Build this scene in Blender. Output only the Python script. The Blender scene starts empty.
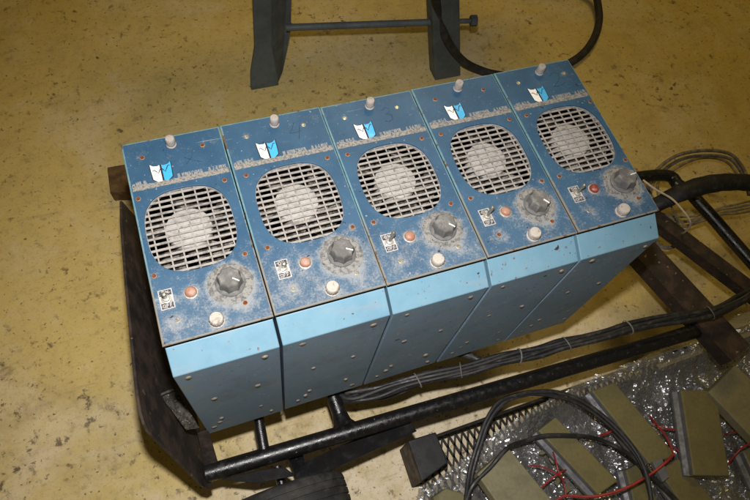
import bpy, bmesh, math, random
from mathutils import Vector, Matrix
random.seed(11)
PI = math.pi
S = bpy.context.scene
COL = S.collection

# ------------------------------------------------------------------ camera
CAM = Vector((0.08744, -0.28138, 1.43754))
RROWS = ((0.937784374, -0.325801171, 0.120058588),
         (0.241183661, 0.859963368, 0.449770439),
         (-0.249781723, -0.392831520, 0.885038128))
FPX = 617.34
RM = Matrix(RROWS)
cam_d = bpy.data.cameras.new('camera')
cam = bpy.data.objects.new('camera', cam_d); COL.objects.link(cam)
cam.matrix_world = Matrix.Translation(CAM) @ RM.transposed().to_4x4()
cam_d.sensor_width = 36; cam_d.lens = 36 * FPX / 750
cam_d.clip_start = .02; cam_d.clip_end = 100
S.camera = cam

def at(px, py, axis, v):
    """world point seen at a photo position on the plane axis = v"""
    d = RM.transposed() @ Vector(((px - 375) / FPX, -(py - 250) / FPX, -1))
    i = 'xyz'.index(axis); t = (v - CAM[i]) / d[i]
    return CAM + d * t
def az(px, py, z): return at(px, py, 'z', z)

# ------------------------------------------------------------------ materials
class NT:
    def __init__(s, name):
        s.m = bpy.data.materials.new(name); s.m.use_nodes = True
        s.t = s.m.node_tree; s.t.nodes.clear()
        s.out = s.t.nodes.new('ShaderNodeOutputMaterial')
    def n(s, typ, ins=None, **kw):
        nd = s.t.nodes.new(typ)
        for k, v in kw.items(): setattr(nd, k, v)
        for k, v in (ins or {}).items():
            sock = nd.inputs[k]
            if isinstance(v, bpy.types.NodeSocket): s.t.links.new(v, sock)
            else: sock.default_value = v
        return nd
    def coord(s, k='Object', rnd=True):
        o = s.n('ShaderNodeTexCoord').outputs[k]
        if rnd:
            r = s.n('ShaderNodeObjectInfo').outputs['Random']
            r = s.n('ShaderNodeMath', {0: r, 1: 37.0}, operation='MULTIPLY').outputs[0]
            o = s.n('ShaderNodeVectorMath', {0: o, 1: r}, operation='ADD').outputs[0]
        return o
    def noise(s, vec, scale, detail=5, rough=.6, dist=0.):
        return s.n('ShaderNodeTexNoise', {'Vector': vec, 'Scale': scale, 'Detail': detail, 'Roughness': rough, 'Distortion': dist}).outputs['Fac']
    def ramp(s, fac, a, b, lo=0., hi=1.):
        return s.n('ShaderNodeMapRange', {'Value': fac, 'From Min': a, 'From Max': b, 'To Min': lo, 'To Max': hi}, interpolation_type='SMOOTHSTEP').outputs[0]
    def math(s, op, a, b=0., c=0.):
        return s.n('ShaderNodeMath', {0: a, 1: b, 2: c}, operation=op).outputs[0]
    def mix(s, fac, a, b):
        nd = s.t.nodes.new('ShaderNodeMix'); nd.data_type = 'RGBA'
        for idx, v in ((0, fac), (6, a), (7, b)):
            if isinstance(v, bpy.types.NodeSocket): s.t.links.new(v, nd.inputs[idx])
            elif idx and len(v) == 3: nd.inputs[idx].default_value = (*v, 1)
            else: nd.inputs[idx].default_value = v
        return nd.outputs[2]
    def bump(s, h, strength=.3, dist=.001):
        return s.n('ShaderNodeBump', {'Height': h, 'Strength': strength, 'Distance': dist}).outputs[0]
    def done(s, col, rough=.5, metal=0., normal=None, spec=.5, **extra):
        b = s.n('ShaderNodeBsdfPrincipled')
        for k, v in dict({'Base Color': col, 'Roughness': rough, 'Metallic': metal, 'Specular IOR Level': spec}, **extra).items():
            if isinstance(v, bpy.types.NodeSocket): s.t.links.new(v, b.inputs[k])
            elif k == 'Base Color': b.inputs[k].default_value = (*v, 1)
            else: b.inputs[k].default_value = v
        if normal is not None: s.t.links.new(normal, b.inputs['Normal'])
        s.t.links.new(b.outputs[0], s.out.inputs[0])
        return s.m

def worn(name, base, dirt, scale=60, a=.5, b=.7, rough=.5, metal=0., bump=.15, spec=.4, chips=None, chip_t=.68):
    t = NT(name); v = t.coord()
    n1 = t.noise(v, scale); n2 = t.noise(v, scale * 6, 3)
    f = t.ramp(n1, a, b)
    c = t.mix(f, base, dirt)
    c = t.mix(t.ramp(n2, .35, .75, 0, .35), c, tuple(x * .55 for x in base))
    if chips:
        n3 = t.noise(v, scale * 2.5, 2, .5)
        c = t.mix(t.ramp(n3, chip_t, chip_t + .03), c, chips)
    r = t.ramp(n1, .3, .7, rough - .1, rough + .2)
    return t.done(c, r, metal, t.bump(n2, bump, .0008), spec)

M = {}
# floor: ochre paint, worn to a pale beige with flash light painted in, full of specks
t = NT('floor_paint'); v = t.coord(rnd=False)
big = t.noise(v, 2.1, 7, .66, .4); mid = t.noise(v, 8, 7, .7, .3); fine = t.noise(v, 60, 5, .7); vf = t.noise(v, 230, 3, .6)
# the flash's pale pool round the truck, painted on top of the worn patches
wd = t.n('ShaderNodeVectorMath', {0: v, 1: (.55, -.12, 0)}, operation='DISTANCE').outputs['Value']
worn_flash = t.math('ADD', big, t.ramp(wd, .1, .85, .17, -.06))
c = t.mix(t.ramp(worn_flash, .40, .66), (.55, .42, .155), (.62, .525, .37))
c = t.mix(t.ramp(mid, .46, .70, 0, .6), c, (.42, .32, .125))
c = t.mix(t.ramp(mid, .30, .46, .55, 0), c, (.65, .54, .34))
c = t.mix(t.ramp(fine, .50, .72, 0, .42), c, (.22, .165, .08))
c = t.mix(t.ramp(vf, .56, .72, 0, .42), c, (.18, .135, .075))
patch = t.ramp(t.noise(v, 2.6, 5, .75), .38, .62)
sp = t.math('MULTIPLY', t.ramp(t.noise(v, 34, 5, .68, .2), .565, .66), patch)
c = t.mix(t.math('MULTIPLY', sp, .9), c, (.075, .052, .03))
sp2 = t.ramp(t.noise(v, 85, 3, .62), .625, .69)
c = t.mix(t.math('MULTIPLY', sp2, .75), c, (.08, .058, .035))
sp4 = t.ramp(t.noise(v, 26, 3, .6, .2), .715, .75)
c = t.mix(t.math('MULTIPLY', sp4, .85), c, (.05, .036, .022))
sp3 = t.math('MULTIPLY', t.ramp(t.noise(v, 11, 7, .74, .3), .55, .72), patch)
c = t.mix(t.math('MULTIPLY', sp3, .65), c, (.115, .088, .05))
gr = t.ramp(t.noise(v, 1.3, 6, .7, .8), .55, .70, 0, .45)
c = t.mix(gr, c, (.20, .165, .105))
scr = t.n('ShaderNodeMapping', {'Vector': v, 'Rotation': (0, 0, .7), 'Scale': (2, 30, 1)}).outputs[0]
c = t.mix(t.ramp(t.noise(scr, 3, 4, .6), .60, .74, 0, .35), c, (.22, .17, .10))
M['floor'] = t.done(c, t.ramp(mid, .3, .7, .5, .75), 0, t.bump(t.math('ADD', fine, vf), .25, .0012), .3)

# front panels: dark blue enamel, grey dust (heavier low down, where it settled round the controls), scratches
t = NT('panel_blue'); v = t.coord(); loc = t.coord(rnd=False)
sep = t.n('ShaderNodeSeparateXYZ', {0: loc}); amt = t.n('ShaderNodeSeparateColor', {0: t.n('ShaderNodeObjectInfo').outputs['Color']}).outputs[0]
n1 = t.noise(v, 55, 8, .78, .3); n2 = t.noise(v, 420, 4, .7); n3 = t.noise(v, 14, 4, .6)
c = t.mix(t.ramp(n3, .35, .65), (.024, .068, .130), (.033, .086, .156))
low = t.ramp(sep.outputs[1], .015, .14, 1, .10)
bias = t.math('MULTIPLY', t.math('MULTIPLY', low, amt), .10)
def halo(x, y, r0, r1, k):
    global bias
    dd = t.n('ShaderNodeVectorMath', {0: loc, 1: (x, y, .41)}, operation='DISTANCE').outputs['Value']
    bias = t.math('ADD', bias, t.ramp(dd, r0, r1, k, 0))
halo(.1015, .0595, .027, .040, .13)
for hx, hy in ((.0195, .0605), (.0505, .0612), (.0735, .0135), (.0255, .029), (.113, .028)): halo(hx, hy, .003, .020, .10)
for hx, hy in ((.009, .097), (.1295, .0968), (.0262, .284), (.113, .285)): halo(hx, hy, .002, .010, .07)
dn = t.math('ADD', t.math('MULTIPLY_ADD', n1, .6, t.math('MULTIPLY', n2, .4)), bias)
c = t.mix(t.ramp(dn, .54, .76, 0, .8), c, (.25, .255, .26))
c = t.mix(t.math('MULTIPLY', low, t.math('MULTIPLY', amt, .15)), c, (.19, .22, .245))
c = t.mix(t.ramp(t.noise(v, 190, 2, .5), .715, .76, 0, .6), c, (.30, .33, .34))
sm = t.n('ShaderNodeMapping', {'Vector': v, 'Rotation': (0, 0, .9), 'Scale': (12, 240, 1)}).outputs[0]
c = t.mix(t.ramp(t.noise(sm, 1, 3, .5), .70, .76, 0, .5), c, (.22, .30, .36))
c = t.mix(t.ramp(t.noise(v, 120, 2, .5), .735, .76, 0, .9), c, (.03, .015, .01))
M['panel'] = t.done(c, t.ramp(dn, .5, .7, .38, .8), 0, t.bump(n2, .15, .0004), .18)

# panel rim: pale teal where the paint is rubbed, browner and dirtier towards the foot
t = NT('panel_rim'); v = t.coord(); sep = t.n('ShaderNodeSeparateXYZ', {0: t.coord(rnd=False)})
n1 = t.noise(v, 90, 5, .7)
lowf = t.math('ADD', t.ramp(sep.outputs[1], .0, .22, .42, -.08), t.math('MULTIPLY', n1, .6))
c = t.mix(t.ramp(n1, .4, .65), (.085, .19, .24), (.15, .24, .26))
c = t.mix(t.ramp(lowf, .38, .66), c, (.17, .155, .13))
c = t.mix(t.ramp(t.noise(v, 60, 4, .7), .56, .66), c, (.10, .06, .035))
M['rim'] = t.done(c, .6, 0, None, .3)

# cases: lighter blue enamel with chips; grime on the vertical face
t = NT('case_blue'); v = t.coord(); loc = t.coord(rnd=False); geo = t.n('ShaderNodeNewGeometry').outputs['Normal']
sep = t.n('ShaderNodeSeparateXYZ', {0: loc}); 
n1 = t.noise(v, 22, 6, .65); n2 = t.noise(v, 150, 4, .6)
c = t.mix(t.ramp(n1, .35, .7), (.120, .240, .325), (.140, .262, .345))
below = t.ramp(sep.outputs[2], .365, .383, 1, 0)
c = t.mix(t.math('MULTIPLY', below, t.ramp(n1, .3, .6, .5, .9)), c, (.17, .25, .36))
c = t.mix(t.math('MULTIPLY', below, t.ramp(t.noise(v, 55, 5, .7), .52, .68, 0, .6)), c, (.25, .25, .24))
amt = t.n('ShaderNodeSeparateColor', {0: t.n('ShaderNodeObjectInfo').outputs['Color']}).outputs[0]
ch = t.math('ADD', t.noise(v, 130, 2, .55), t.math('MULTIPLY', amt, .045))
c = t.mix(t.ramp(ch, .70, .74, 0, .85), c, (.12, .08, .07))
c = t.mix(t.ramp(t.noise(v, 75, 2, .5), .735, .75), c, (.03, .028, .028))
smr = t.n('ShaderNodeMapping', {'Vector': v, 'Rotation': (0, .3, .2), 'Scale': (6, 6, 60)}).outputs[0]
c = t.mix(t.ramp(t.noise(smr, 2, 5, .7), .54, .72, 0, .35), c, (.24, .25, .26))
c = t.mix(t.ramp(t.noise(v, 260, 2, .5), .68, .72, 0, .6), c, (.22, .19, .17))
c = t.mix(t.math('MULTIPLY', below, t.ramp(t.noise(v, 150, 2, .5), .69, .73)), c, (.42, .42, .40))
c = t.mix(t.math('MULTIPLY', below, t.ramp(t.noise(v, 9, 5, .65), .5, .7, 0, .5)), c, (.11, .13, .16))
M['case'] = t.done(c, t.ramp(n1, .3, .7, .40, .6), 0, t.bump(n2, .1, .0004), .4)

M['grille'] = worn('dusty_grille', (.30, .28, .265), (.16, .15, .14), 120, .45, .7, .8, 0, .5, .2)
M['hub'] = worn('dusty_hub', (.37, .355, .34), (.23, .22, .21), 110, .45, .7, .9, 0, .8, .15)
M['blade'] = worn('dusty_blade', (.045, .042, .04), (.36, .34, .32), 75, .44, .62, .8, 0, .5, .2)
M['inside'] = worn('dark_inside', (.010, .010, .010), (.03, .028, .026), 60)
M['dust_plate'] = worn('dusty_dial', (.235, .23, .222), (.12, .118, .115), 190, .45, .62, .9, 0, .9, .15, (.04, .036, .032), .64)
M['knob'] = worn('dusty_knob', (.105, .102, .10), (.19, .185, .175), 90, .45, .7, .65, 0, .3, .3)
M['white'] = worn('white_paint', (.78, .78, .76), (.62, .60, .57), 70, .6, .8, .5, 0, .05, .3)
M['plate_white'] = worn('plate_white', (.42, .41, .40), (.27, .265, .26), 160, .5, .7, .6, 0, .2, .3)
M['logo_blue'] = worn('sticker_blue', (.045, .36, .66), (.05, .33, .58), 60, .6, .8, .35, 0, .02, .4)
M['ink'] = worn('black_ink', (.018, .018, .022), (.03, .035, .045), 200, .5, .7, .6, 0, .02, .3)
M['pencil'] = worn('marker_ink', (.014, .032, .058), (.024, .066, .12), 260, .38, .56, .6, 0, .02, .3)
M['band'] = worn('dust_band', (.30, .285, .265), (.15, .145, .14), 330, .45, .6, .9, 0, .9, .15, (.08, .075, .07), .66)
M['letters'] = worn('dust_letters', (.26, .255, .25), (.13, .15, .17), 260, .45, .62, .9, 0, .6, .15)
M['cap'] = worn('plastic_cap', (.33, .305, .285), (.22, .20, .185), 120, .5, .7, .6, 0, .3, .3)
M['cap_dirty'] = worn('dirty_cap', (.38, .35, .32), (.22, .17, .125), 110, .55, .68, .7, 0, .4, .3)
M['steel'] = worn('dull_steel', (.42, .41, .38), (.26, .23, .19), 200, .5, .7, .45, .5, .3, .5)
M['chrome'] = worn('worn_chrome', (.40, .39, .35), (.22, .20, .17), 200, .5, .7, .3, .8, .2, .5)
M['rust'] = worn('screw_rust', (.11, .028, .009), (.22, .075, .025), 500, .45, .62, .8, 0, .5, .2)
M['rust_rim'] = worn('rusty_rim', (.34, .20, .11), (.45, .38, .30), 400, .45, .62, .7, .2, .4, .3)
M['amber'] = worn('dusty_amber_lens', (.30, .135, .090), (.34, .235, .19), 120, .42, .66, .45, 0, .15, .4)
M['red_lens'] = worn('red_lens', (.20, .035, .022), (.28, .13, .10), 140, .5, .7, .35, 0, .1, .5)
M['rivet'] = worn('rivet_metal', (.25, .22, .19), (.12, .09, .07), 300, .45, .65, .6, .3, .3, .4)
M['plate_dark'] = worn('toggle_plate_dark', (.035, .033, .045), (.32, .31, .31), 330, .5, .66, .6, 0, .2, .3)
M['black_metal'] = worn('black_enamel', (.007, .007, .008), (.028, .026, .023), 90, .56, .76, .24, 0, .45, .55, (.22, .20, .17), .735)
M['black_paint'] = worn('flat_black_paint', (.009, .009, .010), (.022, .02, .018), 40, .5, .7, .6, 0, .3, .25)
M['black_rust'] = worn('black_rusty_sheet', (.024, .020, .018), (.055, .035, .026), 26, .42, .62, .6, 0, .6, .35, (.13, .09, .065), .70)
M['rust_bar'] = worn('rusty_bar', (.026, .019, .015), (.060, .034, .022), 30, .45, .66, .6, 0, .6, .4, (.22, .15, .09), .70)
M['bracket'] = worn('bare_bracket', (.060, .054, .046), (.020, .017, .014), 110, .4, .6, .75, 0, .9, .25, (.20, .18, .15), .66)
M['leg'] = worn('slate_paint', (.095, .112, .118), (.065, .076, .079), 14, .4, .7, .6, 0, .2, .3, (.11, .10, .08), .73)
M['wood'] = worn('old_wood', (.13, .075, .03), (.06, .035, .016), 40, .4, .65, .8, 0, .6, .2)
M['cable'] = worn('black_cable', (.015, .015, .016), (.045, .042, .038), 60, .5, .7, .5, 0, .2, .45)
M['tape'] = worn('black_tape', (.014, .014, .016), (.040, .039, .038), 50, .5, .7, .55, 0, .9, .3)
M['tan_wire'] = worn('tan_wire', (.30, .25, .17), (.17, .14, .09), 50, .4, .6, .6, 0, .2, .3)
M['grey_wire'] = worn('grey_wire', (.22, .20, .165), (.12, .105, .085), 60, .4, .6, .55, 0, .2, .3)
M['pale_wire'] = worn('pale_wire', (.50, .41, .31), (.24, .19, .14), 60, .5, .7, .5, 0, .2, .3)
M['red_wire'] = worn('red_wire', (.30, .016, .018), (.15, .018, .018), 60, .5, .7, .4, 0, .1, .5)
M['tie'] = worn('zip_tie', (.16, .15, .13), (.09, .085, .075), 120, .5, .7, .5)
M['rubber'] = worn('tyre_rubber', (.022, .022, .021), (.050, .046, .040), 40, .42, .66, .7, 0, .5, .3)
M['black_plastic'] = worn('black_plastic', (.006, .0065, .0075), (.014, .013, .013), 50, .5, .7, .5, 0, .15, .35)
M['brown_side'] = worn('brown_side', (.05, .032, .025), (.03, .022, .018), 50, .4, .7, .6)
M['olive'] = worn('olive_paint', (.150, .130, .058), (.115, .098, .042), 26, .4, .7, .45, 0, .15, .35, (.17, .15, .08), .76)
M['olive_pale'] = worn('pale_olive_paint', (.21, .19, .11), (.165, .147, .08), 26, .4, .7, .5, 0, .15, .35)
M['grey_side'] = worn('grey_side', (.155, .155, .165), (.10, .10, .11), 60, .4, .7, .5, .2, .3, .4)
M['dark_sheet'] = worn('under_wrap_dark', (.022, .021, .022), (.05, .046, .04), 30, .45, .65, .7)
M['mesh_metal'] = worn('mesh_metal', (.016, .014, .012), (.035, .028, .02), 80, .5, .7, .5, 0, .2, .4)

# bubble wrap: thin glossy film, partly see-through
def film(name, tint, alpha, depth):
    t = NT(name); v = t.coord(rnd=False)
    cr = t.noise(v, 70, 3, .6, 1.0)
    nrm = t.bump(cr, .8, depth)
    gl = t.n('ShaderNodeBsdfGlossy', {'Color': (.92, .93, .95, 1), 'Roughness': .27, 'Normal': nrm}).outputs[0]
    df = t.n('ShaderNodeBsdfDiffuse', {'Color': (*tint, 1), 'Normal': nrm}).outputs[0]
    tr = t.n('ShaderNodeBsdfTransparent', {'Color': (.93, .93, .94, 1)}).outputs[0]
    a = t.n('ShaderNodeMixShader', {0: alpha, 1: tr, 2: df}).outputs[0]
    fr = t.n('ShaderNodeFresnel', {'IOR': 1.5, 'Normal': nrm}).outputs[0]
    fr = t.math('MINIMUM', t.math('MULTIPLY_ADD', fr, 1.0, .15), .30)
    o = t.n('ShaderNodeMixShader', {0: fr, 1: a, 2: gl}).outputs[0]
    t.t.links.new(o, t.out.inputs[0]); return t.m
M['film'] = film('bubble_film', (.30, .295, .29), .30, .0022)

# ------------------------------------------------------------------ mesh helpers
def link(name, bm, mats, parent=None, smooth=False, loc=None):
    me = bpy.data.meshes.new(name)
    bmesh.ops.recalc_face_normals(bm, faces=bm.faces) if not getattr(bm, 'keepn', False) else None
    bm.to_mesh(me); bm.free()
    for m in (mats if isinstance(mats, (list, tuple)) else [mats]): me.materials.append(M[m])
    if smooth:
        for p in me.polygons: p.use_smooth = True
        try: me.set_sharp_from_angle(angle=math.radians(38))
        except Exception: pass
    o = bpy.data.objects.new(name, me); COL.objects.link(o)
    if parent: o.parent = parent
    if loc: o.location = loc
    return o
def tag(o, label, cat, group=None, kind=None):
    if label: o['label'] = label
    if cat: o['category'] = cat
    if group: o['group'] = group
    if kind: o['kind'] = kind
    return o
def empty(name, loc=(0, 0, 0)):
    o = bpy.data.objects.new(name, None); COL.objects.link(o); o.location = loc; o.empty_display_size = .05
    return o
def bevel(bm, w, seg=2, ang=.5):
    es = [e for e in bm.edges if len(e.link_faces) == 2 and e.calc_face_angle(0) > ang]
    if es: bmesh.ops.bevel(bm, geom=es, offset=w, segments=seg, affect='EDGES', profile=.5)
def box(bm, lo, hi, mat=0, rot=None, piv=None):
    vs = [bm.verts.new((x, y, z)) for x in (lo[0], hi[0]) for y in (lo[1], hi[1]) for z in (lo[2], hi[2])]
    fs = []
    for f in ((0, 1, 3, 2), (4, 6, 7, 5), (0, 4, 5, 1), (2, 3, 7, 6), (0, 2, 6, 4), (1, 5, 7, 3)):
        fc = bm.faces.new([vs[i] for i in f]); fc.material_index = mat; fs.append(fc)
    if rot is not None: bmesh.ops.rotate(bm, verts=vs, cent=piv or (0, 0, 0), matrix=rot)
    return vs
def lathe(bm, prof, n=24, cen=(0, 0, 0), mat=0, rfun=None, mats=None):
    rings = []
    for r, z in prof:
        if r < 1e-6: rings.append([bm.verts.new((cen[0], cen[1], cen[2] + z))]); continue
        ring = []
        for k in range(n):
            a = 2 * PI * k / n; rr = r * (rfun(a, z) if rfun else 1)
            ring.append(bm.verts.new((cen[0] + rr * math.cos(a), cen[1] + rr * math.sin(a), cen[2] + z)))
        rings.append(ring)
    for i in range(len(rings) - 1):
        A, B = rings[i], rings[i + 1]
        for k in range(n):
            k2 = (k + 1) % n
            if len(A) == 1 and len(B) == 1: continue
            if len(B) == 1: f = bm.faces.new((A[k], A[k2], B[0]))
            elif len(A) == 1: f = bm.faces.new((A[0], B[k2], B[k]))
            else: f = bm.faces.new((A[k], A[k2], B[k2], B[k]))
            f.material_index = mats[i] if mats else mat
    if len(rings[0]) > 1: bm.faces.new(rings[0][::-1]).material_index = mats[0] if mats else mat
    if len(rings[-1]) > 1: bm.faces.new(rings[-1]).material_index = mats[-1] if mats else mat
def spline(pts, step=6):
    pts = [Vector(p) for p in pts]
    P = [pts[0] * 2 - pts[1]] + pts + [pts[-1] * 2 - pts[-2]]
    out = []
    for i in range(1, len(P) - 2):
        a, b, c, d = P[i - 1:i + 3]
        for k in range(step):
            u = k / step
            out.append(.5 * ((2 * b) + (c - a) * u + (2 * a - 5 * b + 4 * c - d) * u * u + (3 * b - a - 3 * c + d) * u ** 3))
    out.append(pts[-1]); return out
def tube(bm, pts, r, n=10, mat=0, flat=1., rf=None):
    pts = [Vector(p) for p in pts]; rings = []; up = Vector((0, 0, 1)); prev = None
    for i, p in enumerate(pts):
        d = (pts[min(i + 1, len(pts) - 1)] - pts[max(i - 1, 0)]).normalized()
        s = d.cross(up) if prev is None else prev - d * prev.dot(d)
        if s.length < 1e-4: s = d.cross(Vector((1, 0, 0)))
        s.normalize(); prev = s; u = s.cross(d)
        rr = r * (rf(i / max(1, len(pts) - 1)) if rf else 1)
        rings.append([bm.verts.new(p + s * rr * math.cos(2 * PI * k / n) + u * rr * flat * math.sin(2 * PI * k / n)) for k in range(n)])
    for A, B in zip(rings, rings[1:]):
        for k in range(n):
            bm.faces.new((A[k], A[(k + 1) % n], B[(k + 1) % n], B[k])).material_index = mat
    bm.faces.new(rings[0][::-1]).material_index = mat; bm.faces.new(rings[-1]).material_index = mat
def prism(bm, poly, d, mat=0, side=None):
    """closed polygon extruded along d"""
    d = Vector(d); A = [bm.verts.new(p) for p in poly]; B = [bm.verts.new(Vector(p) + d) for p in poly]
    n = len(A)
    f = bm.faces.new(A); f.material_index = mat
    bm.faces.new(B[::-1]).material_index = mat
    for k in range(n):
        q = bm.faces.new((A[k], B[k], B[(k + 1) % n], A[(k + 1) % n])); q.material_index = mat if side is None else side
    return A + B
def stroke(bm, pts, w, z0, h, mat=0):
    """flat ink line through 2-D points"""
    pts = [Vector((p[0], p[1])) for p in pts]
    L, R_ = [], []
    for i, p in enumerate(pts):
        d = (pts[min(i + 1, len(pts) - 1)] - pts[max(i - 1, 0)]).normalized(); nn = Vector((-d.y, d.x)) * w / 2
        L.append(p + nn); R_.append(p - nn)
    tl = [bm.verts.new((*p, z0 + h)) for p in L]; tr = [bm.verts.new((*p, z0 + h)) for p in R_]
    bl = [bm.verts.new((*p, z0)) for p in L]; br = [bm.verts.new((*p, z0)) for p in R_]
    for i in range(len(pts) - 1):
        for q in ((tl[i], tr[i], tr[i + 1], tl[i + 1]), (bl[i], tl[i], tl[i + 1], bl[i + 1]), (tr[i], br[i], br[i + 1], tr[i + 1])):
            bm.faces.new(q).material_index = mat
    for q in ((bl[0], br[0], tr[0], tl[0]), (tl[-1], tr[-1], br[-1], bl[-1])): bm.faces.new(q).material_index = mat

# ------------------------------------------------------------------ floor
bm = bmesh.new(); bmesh.ops.create_grid(bm, x_segments=8, y_segments=8, size=6)
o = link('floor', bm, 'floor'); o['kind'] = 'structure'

# ------------------------------------------------------------------ the five control units
PT = .41        # panel top above the case bottom
HP = .313       # panel length
BASE_Z = .27
PITCH = .1525
EDGES = [.003, .1445, .300, .4525, .602, .748]
GC = (.070, .157); GA, GB, GE = .0585, .0645, 2.75   # fan opening
def sup(a, ra, rb, e=GE):
    c, s = math.cos(a), math.sin(a)
    return (math.copysign(abs(c) ** (2 / e), c) * ra, math.copysign(abs(s) ** (2 / e), s) * rb)

def panel_mesh(x0, x1):
    bm = bmesh.new(); zt, zb = PT, PT - .0026; b = .0018; rc = .004
    angs = [2 * PI * k / 96 for k in range(96)]
    hole = [(GC[0] + p[0], GC[1] + p[1]) for p in (sup(a, GA, GB) for a in angs)]
    def ray(h, lo, hi):
        dx, dy = h[0] - GC[0], h[1] - GC[1]; tt = 1e9
        if dx > 1e-9: tt = min(tt, (hi[0] - GC[0]) / dx)
        if dx < -1e-9: tt = min(tt, (lo[0] - GC[0]) / dx)
        if dy > 1e-9: tt = min(tt, (hi[1] - GC[1]) / dy)
        if dy < -1e-9: tt = min(tt, (lo[1] - GC[1]) / dy)
        return [GC[0] + dx * tt, GC[1] + dy * tt]
    def rect(lo, hi):
        out = [ray(h, lo, hi) for h in hole]
        for c in ((lo[0], lo[1]), (lo[0], hi[1]), (hi[0], lo[1]), (hi[0], hi[1])):
            i = min(range(len(out)), key=lambda k: (out[k][0] - c[0]) ** 2 + (out[k][1] - c[1]) ** 2)
            out[i] = list(c)
        return out
    inner = rect((x0 + .0024, .0022), (x1 - .0016, HP - .0022))
    edge = rect((x0 + .0006, .0006), (x1 - .0006, HP - .0006))
    outer = rect((x0, 0), (x1, HP))
    loops = [([(*p, zb) for p in hole], 0), ([(*p, zt - .0003) for p in hole], 0), ([(GC[0] + (p[0] - GC[0]) * 1.012, GC[1] + (p[1] - GC[1]) * 1.012, zt) for p in hole], 0),
             ([(*p, zt) for p in inner], 0), ([(*p, zt - .0001) for p in edge], 1), ([(*p, zt - .0007) for p in outer], 1), ([(*p, zb) for p in outer], 1), ([(*p, zb) for p in hole], 0)]
    vs = [[bm.verts.new(p) for p in L] for L, _ in loops[:-1]] ; vs.append(vs[0])
    for i in range(len(loops) - 1):
        mi = loops[i + 1][1] if i < 6 else 0
        for k in range(96):
            k2 = (k + 1) % 96
            try: bm.faces.new((vs[i][k], vs[i][k2], vs[i + 1][k2], vs[i + 1][k])).material_index = mi
            except ValueError: pass
    return bm
def case_mesh(x0, x1, jit):
    bm = bmesh.new()
    zt = PT - .0105
    poly = [(.0008, zt), (-.0322, PT - .031), (-.0322 + jit, .012), (-.0322 + jit, 0), (.309, 0), (.309, zt)]
    prism(bm, [(x0, y, z) for y, z in poly], (x1 - x0, 0, 0))
    bmesh.ops.recalc_face_normals(bm, faces=bm.faces); bevel(bm, .0013, 2)
    bmesh.ops.delete(bm, geom=[f for f in bm.faces if f.normal.z > .95 and f.calc_center_median().z > .385], context='FACES')   # open top under the panel
    return bm

# shared meshes, unit-local coordinates (origin at the lower left of the front, on the case bottom)
def grille_mesh():
    bm = bmesh.new(); z1 = PT - .0032
    nrow = 14
    for k in range(nrow):
        y = -GB + (k + .5) * 2 * GB / nrow
        q = max(0, 1 - (abs(y) / (GB + .003)) ** GE) ** (1 / GE) * (GA + .003)
        box(bm, (GC[0] - q, GC[1] + y - .0016, z1 - .0012), (GC[0] + q, GC[1] + y + .0016, z1))
    for k in range(7):
        x = -GA + (k + .5) * 2 * GA / 7
        q = max(0, 1 - (abs(x) / (GA + .003)) ** GE) ** (1 / GE) * (GB + .003)
        box(bm, (GC[0] + x - .0010, GC[1] - q, z1 - .0019), (GC[0] + x + .0010, GC[1] + q, z1 - .0005))
    ring = []
    for a in [2 * PI * k / 64 for k in range(64)]:
        p, q = sup(a, GA - .0004, GB - .0004), sup(a, GA + .004, GB + .004)
        ring.append([bm.verts.new((GC[0] + u[0], GC[1] + u[1], z)) for u, z in ((p, z1 - .0002), (q, z1 - .0002), (q, z1 - .005), (p, z1 - .005))])
    for k in range(64):
        A, B = ring[k], ring[(k + 1) % 64]
        for i in range(4): bm.faces.new((A[i], A[(i + 1) % 4], B[(i + 1) % 4], B[i]))
    for vv in bm.verts: vv.co.z += .0003 * math.sin(vv.co.x * 310 + vv.co.y * 170)
    return bm
def hub_mesh():
    bm = bmesh.new()
    lathe(bm, [(.0305, -.022), (.0318, -.004), (.0305, -.0012), (.027, 0), (.018, .0004), (0, .0006)], 40, (GC[0] - .003, GC[1] + .004, PT - .0075))
    return bm
def blade_mesh(ph):
    bm = bmesh.new(); cx, cy = GC[0] - .002, GC[1] + .002
    rows = []
    for i in range(7):
        r = .030 + .031 * i / 6; row = []
        for j in range(7):
            u = j / 6 - .5; a = ph + u * .95 + .22 * i / 6
            row.append(bm.verts.new((cx + r * math.cos(a), cy + r * math.sin(a), PT - .022 + u * .016)))
        rows.append(row)
    for i in range(6):
        for j in range(6): bm.faces.new((rows[i][j], rows[i][j + 1], rows[i + 1][j + 1], rows[i + 1][j]))
    bmesh.ops.solidify(bm, geom=bm.faces[:], thickness=.0015)
    return bm
def shroud_mesh():
    bm = bmesh.new(); rings = []
    for s, z in ((1.06, PT - .0062), (1.06, PT - .03), (0, PT - .03)):
        rings.append([bm.verts.new((GC[0] + p[0] * s, GC[1] + p[1] * s, z)) for p in (sup(2 * PI * k / 48, GA, GB) for k in range(48))] if s else [bm.verts.new((*GC, z))])
    for k in range(48):
        k2 = (k + 1) % 48
        bm.faces.new((rings[0][k], rings[0][k2], rings[1][k2], rings[1][k])); bm.faces.new((rings[1][k], rings[1][k2], rings[2][0]))
    bmesh.ops.solidify(bm, geom=bm.faces[:], thickness=.0008)
    return bm
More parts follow.
